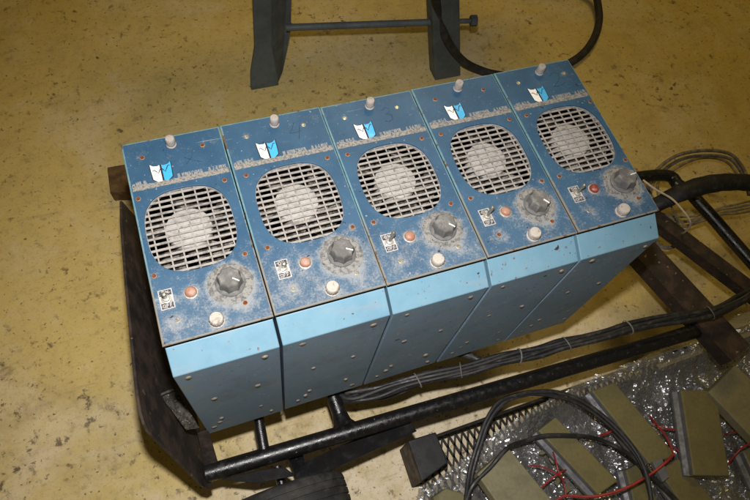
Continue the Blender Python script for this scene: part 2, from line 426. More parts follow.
def band_mesh(x0, x1, seed):
    rr = random.Random(seed); bm = bmesh.new(); n = 60
    a, b = x0 + .0035, x1 - .0028
    top, bot = [], []
    for k in range(n + 1):
        x = a + (b - a) * k / n
        top.append((x, .2382 + rr.uniform(-.0006, .0009))); bot.append((x, .2302 + rr.uniform(-.0004, .0004)))
    T = [bm.verts.new((*p, PT + .0005)) for p in top]; B = [bm.verts.new((*p, PT + .0005)) for p in bot]
    T0 = [bm.verts.new((*p, PT - .0004)) for p in top]; B0 = [bm.verts.new((*p, PT - .0004)) for p in bot]
    for k in range(n):
        bm.faces.new((B[k], B[k + 1], T[k + 1], T[k])); bm.faces.new((T[k], T[k + 1], T0[k + 1], T0[k])); bm.faces.new((B0[k], B0[k + 1], B[k + 1], B[k]))
    return bm
def letters_mesh(xa, xb, seed, gaps=()):
    # one word of worn, dust-caked capitals that can no longer be read in the place either
    rr = random.Random(seed); bm = bmesh.new(); h = .0064; y = .2386; w = .0042
    stroke(bm, [(xa, y - .0004), (xb, y - .0004)], .0012, PT - .0002, .0004)
    x = xa; k = 0
    while x + w < xb:
        if k not in gaps:
            for q in range(5):
                p, r = (rr.uniform(0, w), rr.uniform(-.0012, h * .15)), (rr.uniform(0, w), rr.uniform(h * .2, h))
                if rr.random() < .5: r = (p[0] + rr.uniform(-.0004, .0004), h)
                if abs(p[0] - r[0]) + abs(p[1] - r[1]) < .001: r = (p[0] + .001, p[1] + .002)
                stroke(bm, [(x + p[0], y + p[1]), (x + r[0], y + r[1])], rr.uniform(.0010, .0018), PT - .0002, .0005 + .00005 * q)
        x += w + .0011; k += 1
    return bm
def logo_mesh():
    bm = bmesh.new(); z = PT - .0002
    def poly(pts, h, mi):
        prism(bm, [(x, y, z + h) for x, y in pts], (0, 0, -h), mi)
    def half(sx, g):
        # one half of the shield: a dipped top edge, straight flank, foot swept down to the middle
        xs = [(0, .2668), (.004, .2652), (.010, .2660), (.0155, .2695), (.0151, .256), (.0143, .2425), (.007, .2372), (0, .2335)]
        return [(.0495 + sx * (x + (g if x == 0 else (-g if x > .012 else 0))), y + (-.6 * g if y > .262 else (.6 * g if y < .243 else 0))) for x, y in xs]
    poly(half(-1, 0), .00035, 2); poly(half(1, 0), .00035, 2)
    poly(half(-1, .0013), .0006, 0); poly(half(1, .0013), .0006, 1)
    stroke(bm, [(.0375, .2575), (.040, .2585), (.0425, .2555), (.045, .2520), (.0475, .2575), (.0495, .2605), (.0520, .2570), (.0545, .2530), (.0570, .2580), (.0595, .2625), (.0620, .2625)], .0012, PT + .0004, .00025, 2)
    return bm
SCREW_SCALE = .85
SCREWS = [(.0262, .284), (.113, .285), (.0095, .2175), (.130, .218), (.009, .097), (.1295, .0968), (.0255, .029), (.113, .028)]
def screw_mesh():
    bm = bmesh.new()
    lathe(bm, [(.0041, PT - .0004), (.0040, PT + .0004), (.0034, PT + .0007), (.0031, PT + .0003), (.0018, PT + .0002), (0, PT + .0002)], 16, mats=[0, 0, 1, 1, 1, 1])
    return bm
def fastener_mesh(r, h):
    bm = bmesh.new()
    f = lambda a, z: 1 + (.03 * math.cos(14 * a) if PT + .004 < z < PT + h - .0022 else 0)
    lathe(bm, [(r * 1.05, PT - .0004), (r * 1.05, PT + .0012), (r * .86, PT + .0018), (r * .86, PT + .0045), (r, PT + .0052), (r, PT + h * .7), (r * .99, PT + h - .0025), (r * .86, PT + h - .0004), (r * .55, PT + h), (0, PT + h - .0003)], 56, rfun=f)
    return bm
def tog_plate():
    bm = bmesh.new(); cx, cy = 0, 0; w, h = .0088, .0140
    # white frame, dark end panels with the words, pale middle
    box(bm, (-w, -h, PT - .0003), (w, h, PT + .0006), 0)
    box(bm, (-w + .0012, .0052, PT + .0003), (w - .0012, h - .0012, PT + .0008), 1)
    box(bm, (-w + .0012, -h + .0012, PT + .0003), (w - .0012, -.0052, PT + .0008), 1)
    def L(ch, x, y, s=.0026, hh=.0046):
        p = lambda *q: stroke(bm, [(x + a * s, y + b * hh) for a, b in q], .0008, PT + .0006, .0005, 0)
        if ch == 'O': p((0, 0), (0, 1)); p((1, 0), (1, 1)); p((0, .95), (1, .95)); p((0, .05), (1, .05))
        if ch == 'N': p((0, 0), (0, 1)); p((1, 0), (1, 1)); p((.05, .95), (.95, .05))
        if ch == 'F': p((0, 0), (0, 1)); p((0, .95), (1, .95)); p((0, .5), (.85, .5))
    L('O', -.0036, .0070); L('N', .0012, .0070)
    for k, ch in enumerate('OFF'): L(ch, -.0052 + k * .0042, -.0115)
    return bm
def tog_nut():
    bm = bmesh.new()
    lathe(bm, [(.0063, PT + .0003), (.0063, PT + .0018), (.0058, PT + .0022), (.0045, PT + .0023), (.0043, PT + .0050), (.0030, PT + .0056), (0, PT + .0056)], 12)
    return bm
def tog_lever():
    bm = bmesh.new()
    lathe(bm, [(.0018, 0), (.0021, .008), (.0030, .0125), (.0033, .0150), (.0026, .0172), (.0012, .018), (0, .0182)], 16)
    return bm
def lens_mesh():
    bm = bmesh.new()
    lathe(bm, [(.0072, PT - .0003), (.0070, PT + .0012), (.0060, PT + .0016), (.0058, PT + .0020), (.0056, PT + .0042), (.0046, PT + .0062), (.0026, PT + .0074), (0, PT + .0078)], 28, mats=[1, 1, 1, 0, 0, 0, 0, 0])
    return bm
def dial_mesh():
    bm = bmesh.new()
    f = lambda a, z: 1 + .010 * math.sin(3 * a + 1) + .010 * math.sin(7 * a + 2) + .010 * math.sin(17 * a) + .010 * math.sin(31 * a + 1)
    lathe(bm, [(.0265, PT - .0003), (.0255, PT + .0006), (.022, PT + .0013), (.010, PT + .0016), (0, PT + .0016)], 96, rfun=f)
    return bm
def knob_mesh():
    bm = bmesh.new(); n = 72
    def f(a, z):
        if z < PT * 0 + .0050: return 1
        return 1.04 - .15 * abs(math.sin(4 * a)) ** .8
    prof = [(.0172, .001), (.0175, .0035), (.0165, .0046), (.0148, .0055), (.0138, .0175), (.0132, .0205), (.0120, .0215), (.006, .0208), (0, .0206)]
    lathe(bm, prof, n, (0, 0, PT), rfun=f)
    return bm
def pointer_mesh():
    bm = bmesh.new(); box(bm, (.0040, -.0006, PT + .0205), (.0126, .0006, PT + .0222)); bevel(bm, .0002, 1); return bm
RIV = [(.021, .361), (.122, .357), (.040, .226), (.104, .225), (.105, .090), (.038, .091), (.031, .065), (.018, .041), (.121, .033)]
def rivet_mesh():
    bm = bmesh.new()
    lathe(bm, [(.0048, -.0006), (.0046, .0008), (.0036, .0019), (.002, .0025), (0, .0027)], 14)
    bmesh.ops.rotate(bm, verts=bm.verts, cent=(0, 0, 0), matrix=Matrix.Rotation(PI / 2, 3, 'X'))
    return bm
def mark(kind):
    bm = bmesh.new(); w = .0009; z = PT - .0001; h = .0003
    if kind == 'x':
        stroke(bm, [(.083, .271), (.096, .262), (.106, .257)], w * 1.3, z, h); stroke(bm, [(.084, .258), (.094, .268), (.099, .283)], w, z, h)
    if kind == '4':
        stroke(bm, [(.100, .293), (.093, .280), (.088, .275), (.097, .274), (.107, .276)], w, z, h); stroke(bm, [(.108, .290), (.1035, .275), (.099, .261)], w * 1.2, z, h + .0001)
    if kind == '3':
        stroke(bm, [(.087, .284), (.094, .289), (.1, .285), (.097, .278), (.091, .276)], w, z, h); stroke(bm, [(.092, .2765), (.1, .273), (.0985, .264), (.091, .261), (.086, .264)], w, z, h + .0001)
    if kind == '2':
        stroke(bm, [(.085, .285), (.094, .291), (.104, .287), (.1, .276), (.088, .266), (.082, .262)], w, z, h); stroke(bm, [(.083, .2622), (.095, .262), (.107, .266)], w, z, h + .0001)
    return bm
RZ = lambda a: Matrix.Rotation(a, 4, 'Z')

SH = {}
def shared(key, fn, mats, smooth=True):
    """an object from a mesh made once; repeats share the mesh data"""
    if key not in SH:
        o = link(key, fn(), mats, None, smooth); SH[key] = o.data; bpy.data.objects.remove(o)
    return SH[key]
def add(name, me, parent, loc=(0, 0, 0), rot=None, mat=None):
    o = bpy.data.objects.new(name, me); COL.objects.link(o); o.parent = parent; o.location = loc
    if rot is not None: o.rotation_euler = rot
    if mat:
        for i, m in enumerate(mat):
            o.material_slots[i].link = 'OBJECT'; o.material_slots[i].material = M[m]
    return o

UL = ['blue control unit nearest the black end plate, faint crossed-out scribble beside its shield',
      'blue fan-cooled control unit with a handwritten 4 beside its white and blue shield',
      'blue fan-cooled control unit with a handwritten 3, in the middle of the row of five',
      'blue control unit with no handwriting and rusty screws, second from the cable end',
      'blue control unit with a red lamp and handwritten 2, at the cable end']
MARKS = ['x', '4', '3', None, '2']
DUST = [1.0, 1.12, .85, .55, .5]
CHIP = [.0, .15, .45, 1.0, .35]
POINT = [-.70, -.55, -.82, -.95, .06]
LEVER = [(.10, .0), (.12, .08), (-.25, .35), (-.30, .4), (-.2, .45)]
PALE = [{6}, {0, 1, 6, 7}, {0, 1, 6, 7}, set(), {0, 1, 6}]
TOPZ = [0, .0012, -.0006, .0008, .0016]
for i in range(5):
    X = PITCH * i; x0, x1 = EDGES[i] - X, EDGES[i + 1] - X - .0016
    u = empty('control_unit', (X, 0, BASE_Z + TOPZ[i]))
    tag(u, UL[i], 'control unit', 'row of blue fan-cooled control units')
    p = link('front_panel', panel_mesh(x0, x1), ['panel', 'rim'], u); p.color = (DUST[i], 0, 0, 1)
    c = link('case', case_mesh(x0 + .0015, x1 - .001, random.uniform(-.001, .001)), 'case', u); c.color = (CHIP[i], 0, 0, 1)
    for rx, rz in RIV:
        rv = add('rivet', shared('rivet', rivet_mesh, 'rivet'), c, (rx + random.uniform(-.0012, .0012), -.0322, rz + random.uniform(-.001, .001))); q = random.uniform(.75, 1.15); rv.scale = (q, random.uniform(.5, 1), q * random.uniform(.8, 1.1))
    add('fan_grille', shared('fan_grille', grille_mesh, 'grille', False), u)
    fan = add('fan', shared('fan_shroud', shroud_mesh, 'inside'), u)
    add('fan_hub', shared('fan_hub', hub_mesh, 'hub'), fan)
    for k in range(5):
        add('fan_blade', shared('blade%d' % ((i * 5 + k) % 25), (lambda q=i, w=k: blade_mesh(w * 2 * PI / 5 + q * .37)), 'blade'), fan)
    link('dusty_band', band_mesh(x0, x1, 5 + i), 'band', p)
    link('worn_lettering', letters_mesh(x0 + .004, .031, 3), 'letters', p); link('worn_lettering', letters_mesh(.069, x1 - .004, 4, (7,)), 'letters', p)
    add('shield_emblem', shared('shield_emblem', logo_mesh, ['white', 'logo_blue', 'ink'], False), p)
    if MARKS[i]: link('handwritten_mark', mark(MARKS[i]), 'pencil', p)
    for k, (sx, sy) in enumerate(SCREWS):
        s = add('screw', shared('screw', screw_mesh, ['rust_rim', 'rust']), p, (sx + (x0 + .004) * .25 * (1 if sx < .03 else 0), sy, 0))
        s.scale = (SCREW_SCALE, SCREW_SCALE, 1)
        if k in PALE[i]:
            for q, m in enumerate(('steel', 'chrome')): s.material_slots[q].link = 'OBJECT'; s.material_slots[q].material = M[m]
            s['label'] = 'pale bare screw'
    add('top_fastener', shared('top_fastener', lambda: fastener_mesh(.0068, .0165), 'cap'), u, (.071, .2965, 0))
    add('lower_fastener', shared('lower_fastener', lambda: fastener_mesh(.0092, .0135), 'cap_dirty'), u, (.0735, .0135, 0))
    tg = add('toggle_switch', shared('toggle_nut', tog_nut, 'steel'), u, (.0195, .0605, 0))
    add('switch_plate', shared('switch_plate', tog_plate, ['plate_white', 'plate_dark'], False), tg)
    add('switch_lever', shared('switch_lever', tog_lever, 'chrome'), tg, (0, 0, PT + .005), (LEVER[i][0], LEVER[i][1], 0))
    il = add('indicator_lamp', shared('indicator_lamp', lens_mesh, ['amber', 'steel']), u, (.0505, .0612, 0)); il.scale = (1.3, 1.3, 1)
    if i == 4: il.material_slots[0].link = 'OBJECT'; il.material_slots[0].material = M['red_lens']; il['label'] = 'red indicator lamp'
    d = add('dial_plate', shared('dial_plate', dial_mesh, 'dust_plate'), u, (.1015, .0595, 0), (0, 0, i * 1.3)); d.scale = (1.14, 1.14, 1)
    kn = add('control_knob', shared('control_knob', knob_mesh, 'knob'), u, (.1015, .0600, 0), (0, 0, POINT[i] + PI / 8)); kn.scale = (1.13, 1.13, 1)
    add('pointer_line', shared('pointer_line', pointer_mesh, 'white'), kn, (0, 0, 0), (0, 0, -PI / 8))

# ------------------------------------------------------------------ the hand truck lying under the units
tr = empty('hand_truck', (.5, .15, 0))
tag(tr, 'black tubular hand truck lying flat beneath the blue units, with a rusty end plate', 'hand truck')
OFF = -Vector((.5, .15, 0))
def part(name, bm, mat, smooth=False, parent=None, label=None):
    bmesh.ops.translate(bm, verts=bm.verts, vec=OFF)
    o = link(name, bm, mat, parent or tr, smooth)
    if label: o['label'] = label
    return o
RZL = .21
ra, rb = az(206, 474, RZL), az(704, 328.5, RZL)
bm = bmesh.new(); tube(bm, spline([ra, ra.lerp(rb, .33) + Vector((0, 0, .002)), ra.lerp(rb, .66), rb], 8), .0165, 20)
part('front_rail', bm, 'black_metal', True)
bm = bmesh.new(); h0, h1, h2, h3 = az(640, 177, .21), az(680, 186, .21), az(703, 207, .21), az(764, 276, .21)
tube(bm, spline([Vector((-.02, .30, .21)), Vector((.5, .30, .21)), h0, h1, h2, h2.lerp(h3, .5), h3], 7), .0155, 18)
part('rear_rail', bm, 'black_metal', True)
# crossing tubes
for (p1, p2, r) in (((258, 416), (264, 450), .0105), ((333, 396), (343, 424), .0145)):
    a, b = az(*p1, .215), az(*p2, .212); d = (a - b).normalized()
    bm = bmesh.new(); tube(bm, [a + d * (.30 - a.y) / d.y * 1.0, a, b], r, 16)
    if r > .012: tube(bm, [b + d * .02, b + d * .004, b - d * .006], r, 16, rf=lambda q: 1.05 + .75 * q * q)
    part('cross_tube', bm, 'black_metal', True)
# end plate: leaning sheet with a clipped, rounded corner
def px(y, z): return Vector((-.018 - .17 * (z - .2), y, z))
prof = [(-.112, .185), (-.116, .215), (-.112, .250), (-.075, .366), (-.050, .452), (-.044, .466), (-.034, .477), (-.017, .483), (.010, .482), (.048, .475), (.096, .465), (.213, .440), (.359, .403), (.42, .38), (.42, .185)]
bm = bmesh.new(); prism(bm, [px(*q) for q in prof], (-.0045, 0, -.0006)); bmesh.ops.recalc_face_normals(bm, faces=bm.faces); bevel(bm, .0009, 1)
ep = part('end_plate', bm, 'black_rust')
# folded strip and upright lug between plate and case
bm = bmesh.new()
q = [az(160, 395, .37), az(175.5, 388.5, .37), az(199.5, 428, .35), az(186, 430, .345)]
prism(bm, [Vector(p) for p in q], (0, 0, -.0025)); 
q2 = [az(160, 395, .372), az(175.5, 388.5, .372), az(176.5, 390.5, .372), az(161, 397, .372)]
prism(bm, [Vector(p) for p in q2], (0, 0, .006)); bevel(bm, .0006, 1)
part('folded_bracket', bm, 'bracket')
bm = bmesh.new(); a, b = az(201, 432, .3), az(209, 466, .215)
q = [a + Vector((-.006, 0, 0)), a + Vector((.012, 0, 0)), b + Vector((.016, 0, 0)), b + Vector((-.008, 0, 0))]
prism(bm, q, (0, .006, -.012)); bevel(bm, .001, 1); part('corner_lug', bm, 'black_rust')
# wheel with its bracket, strut and axle
WX, WY, WR = .108, -.192, .122
bm = bmesh.new(); ring = []
tp = [(-.030, .70), (-.040, .80), (-.041, .90), (-.036, .965), (-.030, .985)]
for g in (-.021, -.007, .007, .021):
    tp += [(g - .0055, .998 - abs(g) * .25), (g - .0018, .999 - abs(g) * .25), (g - .0012, .972), (g + .0012, .972), (g + .0018, .999 - abs(g) * .25)]
tp += [(.030, .985), (.036, .965), (.041, .90), (.040, .80), (.030, .70)]
N = 96
for k in range(N):
    a = 2 * PI * k / N
    ring.append([bm.verts.new((WX + WR * s * math.cos(a), WY + y, WR + WR * s * math.sin(a))) for y, s in tp])
for k in range(N):
    A, B = ring[k], ring[(k + 1) % N]
    for i in range(len(tp)):
        i2 = (i + 1) % len(tp); bm.faces.new((A[i], A[i2], B[i2], B[i]))
wheel = part('wheel', bm, 'rubber', True)
bm = bmesh.new(); lathe(bm, [(.012, -.034), (.040, -.032), (.085, -.024), (.089, -.02), (.089, .02), (.085, .024), (.040, .032), (.012, .034)], 40)
bmesh.ops.rotate(bm, verts=bm.verts, cent=(0, 0, 0), matrix=Matrix.Rotation(PI / 2, 3, 'X')); bmesh.ops.translate(bm, verts=bm.verts, vec=(WX, WY, WR))
part('wheel_rim', bm, 'bracket', True, wheel)
bm = bmesh.new(); tube(bm, [(WX, -.24, WR), (WX, -.105, WR)], .010, 14); part('axle', bm, 'black_metal', True)
bm = bmesh.new()
q = [az(222, 479, .19), az(262, 470, .19), az(285, 468, .19), az(296, 477, .19), az(255, 484, .19)]
prism(bm, q, (0, 0, -.004)); bmesh.ops.rotate(bm, verts=bm.verts, cent=q[2], matrix=Matrix.Rotation(.5, 3, 'X')); bevel(bm, .0008, 1); part('axle_bracket', bm, 'black_paint')
bm = bmesh.new(); a, b = az(286, 452, .19), az(295, 476, .16)
prism(bm, [a, a + Vector((.03, 0, 0)), b + Vector((.024, 0, 0)), b], (0, 0, -.006)); part('hanger_plate', bm, 'black_metal')
bm = bmesh.new(); a, b = az(296, 477, .15), az(410, 425, .185); d = (b - a); n = Vector((-d.y, d.x, 0)).normalized() * .019
tz = Vector((0, 0, .03)); prism(bm, [a - n + tz, b - n + tz, b + n, a + n], (0, 0, -.006)); bevel(bm, .001, 1); part('diagonal_strut', bm, 'black_paint')
# channel bar and rusty angle at the cable end
bm = bmesh.new(); a, b = az(630, 232, .235), az(741, 353, .235); d = (b - a).normalized(); n = Vector((-d.y, d.x, 0)) * .029
prism(bm, [a - n, b - n, b + n, a + n], (0, 0, -.008))
prism(bm, [a + n * .99, b + n * .99, b + n * 1.14, a + n * 1.14], (0, 0, -.04))
prism(bm, [a - n * 1.13, b - n * 1.13, b - n * .99, a - n * .99], (0, 0, -.04))
bevel(bm, .0015, 2); part('channel_bar', bm, 'rust_bar')
bm = bmesh.new(); a, b = az(645, 206, .255), az(764, 296, .235); d = (b - a).normalized(); n = Vector((-d.y, d.x, 0)) * .016
prism(bm, [a - n, b - n, b + n, a + n], (0, 0, -.004)); prism(bm, [a - n * 1.2, b - n * 1.2, b - n * .98, a - n * .98], (0, 0, -.030)); bevel(bm, .0012, 2)
part('rusty_angle_bar', bm, 'rust_bar')

# ------------------------------------------------------------------ cables round the truck
def cord(name, pts, r, mat, label, cat, n=10, step=7, group=None):
    bm = bmesh.new(); tube(bm, spline(pts, step), r, n); o = link(name, bm, mat, None, True)
    return tag(o, label, cat, group)
path = [((322, 372), .20), ((338, 390), .21), ((350, 397), .22), ((372, 393), .225), ((400, 384.5), .23), ((430, 377.5), .235), ((461, 370), .24), ((490, 363), .245), ((519, 356), .25), ((545, 349.5), .255), ((567, 344), .26), ((598, 336), .265), ((628, 327.5), .27), ((670, 320), .275), ((710, 312.5), .28), ((735, 303), .285), ((752, 293), .29), ((790, 268), .30)]
core = spline([az(*p, z) for p, z in path], 5)
cb = empty('cable_bundle', core[0]); tag(cb, 'long bundle of black cables zip-tied together, running between the units and the front rail', 'cable bundle')
for k in range(7):
    pts = []
    for i, p in enumerate(core):
        d = (core[min(i + 1, len(core) - 1)] - core[max(i - 1, 0)]).normalized(); s = d.cross(Vector((0, 0, 1))).normalized(); uu = s.cross(d)
        f = i / len(core); rad = .0072 * (1 + .25 * math.sin(i * .5 + k)) * (1.0 + .5 * max(0, .25 - f) * 4 * (k % 2))
        a = k * 2 * PI / 6 + f * 2.2 + .25 * math.sin(i * .3 + k * 2)
        if k == 6: rad *= .1
        pts.append(p + s * rad * math.cos(a) * 1.2 + uu * rad * .8 * math.sin(a) - core[0])
    bm = bmesh.new(); tube(bm, pts, .0042 + .0006 * (k % 3), 9); link('cable', bm, 'cable', cb, True)
for tx in (415, 461, 519, 566, 628, 711):
    i = min(range(len(core)), key=lambda k: abs((RM @ (core[k] - CAM))[0] / -(RM @ (core[k] - CAM))[2] * FPX + 375 - tx))
    d = (core[i + 1] - core[i - 1]).normalized(); s = d.cross(Vector((0, 0, 1))).normalized(); uu = s.cross(d)
    bm = bmesh.new(); pr = [core[i] - core[0] + (s * .0152 * math.cos(a) + uu * .0120 * math.sin(a)) + d * .004 * math.cos(a + tx) for a in [2 * PI * k / 20 for k in range(21)]]
    tube(bm, pr, .0016, 6, flat=.6); box(bm, pr[15] - Vector((.003, .003, .003)), pr[15] + Vector((.004, .003, .003)))
    link('zip_tie', bm, 'tie', cb, True)
# loose end leaving the bundle beneath the units
cord('cable_stub', [az(452, 352, .23), az(470, 356, .235), az(482, 361, .24), az(500, 361, .245)], .008, 'cable', 'short thick black cable end curling out of the zip-tied bundle below the units', 'cable')
cord('loose_cable', [az(*p, z) for p, z in (((350, 397), .20), ((368, 399), .19), ((385, 397.5), .19), ((402, 392), .20), ((420, 383), .22))], .0045, 'cable', 'single black cable sagging loose just below the zip-tied bundle', 'cable')
# taped loom on the right
pts = spline([az(*p, z) for p, z in (((640, 212), .24), ((660, 203), .27), ((680, 193), .30), ((705, 185), .31), ((730, 182), .31), ((760, 184), .31), ((800, 190), .30))], 8)
bm = bmesh.new(); rf = lambda q: .75 + .42 * math.sin(min(1, q * 1.5) * PI * .62) + .03 * math.sin(q * 60)
tube(bm, pts, .0195, 18, flat=.75, rf=rf)
o = link('taped_loom', bm, 'tape', None, True); tag(o, 'thick cable loom wrapped in black tape, beside the last blue unit', 'cable')
for k, (dy, dx, z) in enumerate(((0, 0, .17), (5, 2, .15))):
    cord('loom_wire', [az(*p, z) for p in ((655 + dx, 203), (648 + dx, 188 + dy), (655 + dx, 172 + dy), (672 + dx, 158 + dy), (690, 152 + dy), (712, 150.5 + dy), (730, 154 + dy), (741 - k, 165 + dy), (747 - k, 178 + dy), (750 - k, 195))], .0048, 'grey_wire',
         ('outer grey wire of the loop arching over the taped black loom', 'second grey wire of the loop, just inside the outer one')[k], 'wire', group='wire loop by the taped loom')
cord('loom_wire', [az(*p, .10) for p in ((660, 200), (658, 183), (670, 172), (690, 161), (708, 157.5), (725, 161), (736, 172), (744, 190))], .0040, 'tan_wire', 'thin brown inner wire of the loop arching over the taped black loom', 'wire', group='wire loop by the taped loom')
for k in range(4):
    z = .12 + k * .01
    cord('tan_cord', [az(*p, z) for p in ((646, 203 + k), (655, 211 + k * 3), (667, 215 + k * 3.2 - (k % 2) * 2), (682, 217 + k * 2.6 + (k % 2) * 2), (700, 215 + k * 2.2), (720, 208 + k * 2.6 - (k % 2)), (738, 204 + k * 3), (760, 199 + k * 3.4))], .0030 + .0006 * (k % 2), 'tan_wire',
         ['topmost tan cord below the taped loom', 'second tan cord from the top below the taped loom', 'third tan cord from the top below the taped loom', 'lowest tan cord below the taped loom'][k], 'cord', group='tan cords below the taped loom')
cord('pale_wire', [az(*p, z) for p, z in (((643, 180), .33), ((655, 189), .33), ((672, 199), .33), ((684, 212), .33), ((690, 221), .32), ((689.5, 227), .30), ((685, 232), .27), ((681, 234), .24))], .0024, 'pale_wire', 'thin pale pink wire curving from the last unit down over the rusty bar', 'wire')
cord('thin_grey_wire', [az(*p, z) for p, z in (((667, 198), .28), ((672, 208), .25), ((677, 220), .22), ((680, 228), .2))], .0022, 'grey_wire', 'thin dark wire hanging beside the pale wire behind the rusty bar', 'wire')
cord('white_coil', [az(*p, .16) for p in ((655, 238), (659, 245), (666, 248), (675, 246), (681, 240), (680, 233))], .0045, 'grey_wire', 'small grey loop of cable under the corner of the last unit', 'cable')

# ------------------------------------------------------------------ background: stand with two legs and a tie rod
st = empty('work_stand', (.63, .92, 0)); tag(st, 'slate grey steel work stand with two splayed legs behind the blue units', 'stand')
so = -Vector((.63, .92, 0))
def spart(name, bm, mat, smooth=False):
    bmesh.ops.translate(bm, verts=bm.verts, vec=so); return link(name, bm, mat, st, smooth)
Y1, Y2 = .952, .862
lp = [(253, -2), (291, -2), (291, 30), (281, 87), (251, 87), (251, 73), (255, 48)]
P3 = [at(*p, 'y', Y1) for p in lp]
for p in P3: p.z = max(p.z, .001)
P3[3].z = P3[4].z = .001
k = (P3[0] - P3[6]).normalized(); ext = (.70 - P3[0].z) / k.z
P3[0] = P3[0] + k * ext; P3[1] = P3[1] + Vector((k.x, 0, k.z)) * ((.70 - P3[1].z) / k.z)
fold = [(272, -2), (272, 46), (279, 87.5)]
F = [at(*p, 'y', Y1) for p in fold]; F[2].z = .001; F[0] = F[0] + Vector((k.x, 0, k.z)) * ((.70 - F[0].z) / k.z)
Wg = [at(*p, 'y', Y1 + .05) for p in ((291, -2), (291, 30), (283, 80))]; Wg[2].z = .001; Wg[0] = Wg[0] + Vector((k.x, 0, k.z)) * ((.70 - Wg[0].z) / k.z)
bm = bmesh.new(); prism(bm, [P3[0], F[0], F[1], F[2], P3[4], P3[5], P3[6]], (0, .012, 0))
inn = Vector((-.004, .002, 0)); prism(bm, [F[0] + inn, Wg[0], Wg[1], Wg[2], F[2] + inn, F[1] + inn], (-.004, .012, 0))
bmesh.ops.recalc_face_normals(bm, faces=bm.faces); bevel(bm, .002, 2)
spart('leg', bm, 'leg')
lp = [(432, -2), (456.5, -2), (460, 78), (435, 81)]
P4 = [at(*p, 'y', Y2) for p in lp]; P4[2].z = P4[3].z = .001
k = (P4[0] - P4[3]).normalized(); P4[0] = P4[0] + k * ((.70 - P4[0].z) / k.z); P4[1] = P4[1] + k * ((.70 - P4[1].z) / k.z)
bm = bmesh.new(); prism(bm, P4, (0, .05, 0)); bmesh.ops.recalc_face_normals(bm, faces=bm.faces); bevel(bm, .003, 2); spart('leg', bm, 'leg')
ra, rb = at(286, 27.5, 'y', Y1 + .02), at(436, 22, 'y', Y2 + .02)
bm = bmesh.new(); tube(bm, [ra, rb], .0095, 14); tube(bm, [rb, rb + (rb - ra).normalized() * .10], .007, 12)
e = rb + (rb - ra).normalized() * .098; tube(bm, [e, e + (rb - ra).normalized() * .018], .016, 6); spart('tie_rod', bm, 'leg', True)
bm = bmesh.new(); box(bm, (.26, .85, .70), (1.22, 1.35, .745)); bevel(bm, .004, 2); spart('stand_top', bm, 'leg')
cord('black_hose', [az(*p, z) for p, z in (((431, -60), .62), ((433, -20), .42), ((438, 12), .27), ((447, 40), .17), ((462, 60), .08), ((480, 70), .03), ((500, 75), .015), ((530, 76), .014), ((560, 67), .015), ((580, 56), .015), ((593, 40), .015), ((599, 22), .018), ((598, 5), .03), ((594, -15), .06), ((588, -40), .12))], .0125, 'rubber', 'thick black hose hanging in a loop onto the floor beside the stand', 'hose', 14)
bm = bmesh.new(); c = az(118, 190, .03)
bx = [az(107, 167, .045), az(160, 158, .045), az(166, 190, .045), az(110, 192, .045)]
prism(bm, bx, (0, 0, -.044)); bmesh.ops.recalc_face_normals(bm, faces=bm.faces); bevel(bm, .003, 2)
tag(link('wood_block', bm, 'wood'), 'brown wooden block on the yellow floor behind the first blue unit', 'wood block')

# ------------------------------------------------------------------ mesh tray with its contents
ty = empty('mesh_tray', (.9, -.35, 0)); tag(ty, 'black expanded-metal tray on the floor under crumpled bubble wrap', 'tray')
to = -Vector((.9, -.35, 0))
def tpart(name, bm, mat, smooth=False):
    bmesh.ops.translate(bm, verts=bm.verts, vec=to); return link(name, bm, mat, ty, smooth)
TX0, TX1, TY0, TY1 = .40, 1.40, -.62, -.148
def lattice(bm, P, nu, nv, w, th):
    """diamond strands; P(u, v) maps lattice units to the sheet"""
    for j in range(nv):
        for i in range(nu):
            for s in (0, 1):
                a, b = ((i + .5, j), (i + (0 if s else 1), j + .5)); c = (i + .5, j + 1)
                for p, q in ((a, b), (b, c)):
                    A, B = P(*p), P(*q); d = (B - A).normalized(); n = P.n.cross(d) * w
                    vs = [bm.verts.new(x) for x in (A - n, B - n, B + n, A + n)]
                    vt = [bm.verts.new(x + P.n * th) for x in (A - n, B - n, B + n, A + n)]
                    bm.faces.new(vt)
                    for k in range(4): bm.faces.new((vs[k], vs[(k + 1) % 4], vt[(k + 1) % 4], vt[k]))
class Map:
    def __init__(s, o, u, v, n): s.o, s.u, s.v, s.n = Vector(o), Vector(u), Vector(v), Vector(n)
    def __call__(s, a, b): return s.o + s.u * a + s.v * b
bm = bmesh.new(); lattice(bm, Map((TX0, TY1, .035), (.0165, 0, 0), (-.006, -.046, 0), (0, 0, 1)), 40, 6, .0021, .002); tpart('mesh_floor', bm, 'mesh_metal')
bm = bmesh.new(); lattice(bm, Map((TX0 + .03, TY1, .037), (.0165, 0, 0), (0, 0, .032), (0, -1, 0)), 56, 2, .002, .002); tpart('mesh_wall', bm, 'mesh_metal')
bm = bmesh.new(); tube(bm, [(TX0, TY1, .102), (TX1, TY1 + .006, .102)], .0035, 8); tube(bm, [(TX0, TY1, .037), (TX1, TY1 + .006, .037)], .0025, 8); tpart('tray_rim', bm, 'mesh_metal', True)
bm = bmesh.new()
q = [Vector((.60, -.20, .03)), Vector((.70, -.165, .03)), Vector((1.40, -.16, .03)), Vector((1.40, -.66, .03)), Vector((.45, -.66, .03)), Vector((.44, -.30, .03))]
prism(bm, q, (0, 0, -.012)); tpart('added_dark_sheet', bm, 'dark_sheet')  # added sheet, stands in for the darkness beneath the wrap
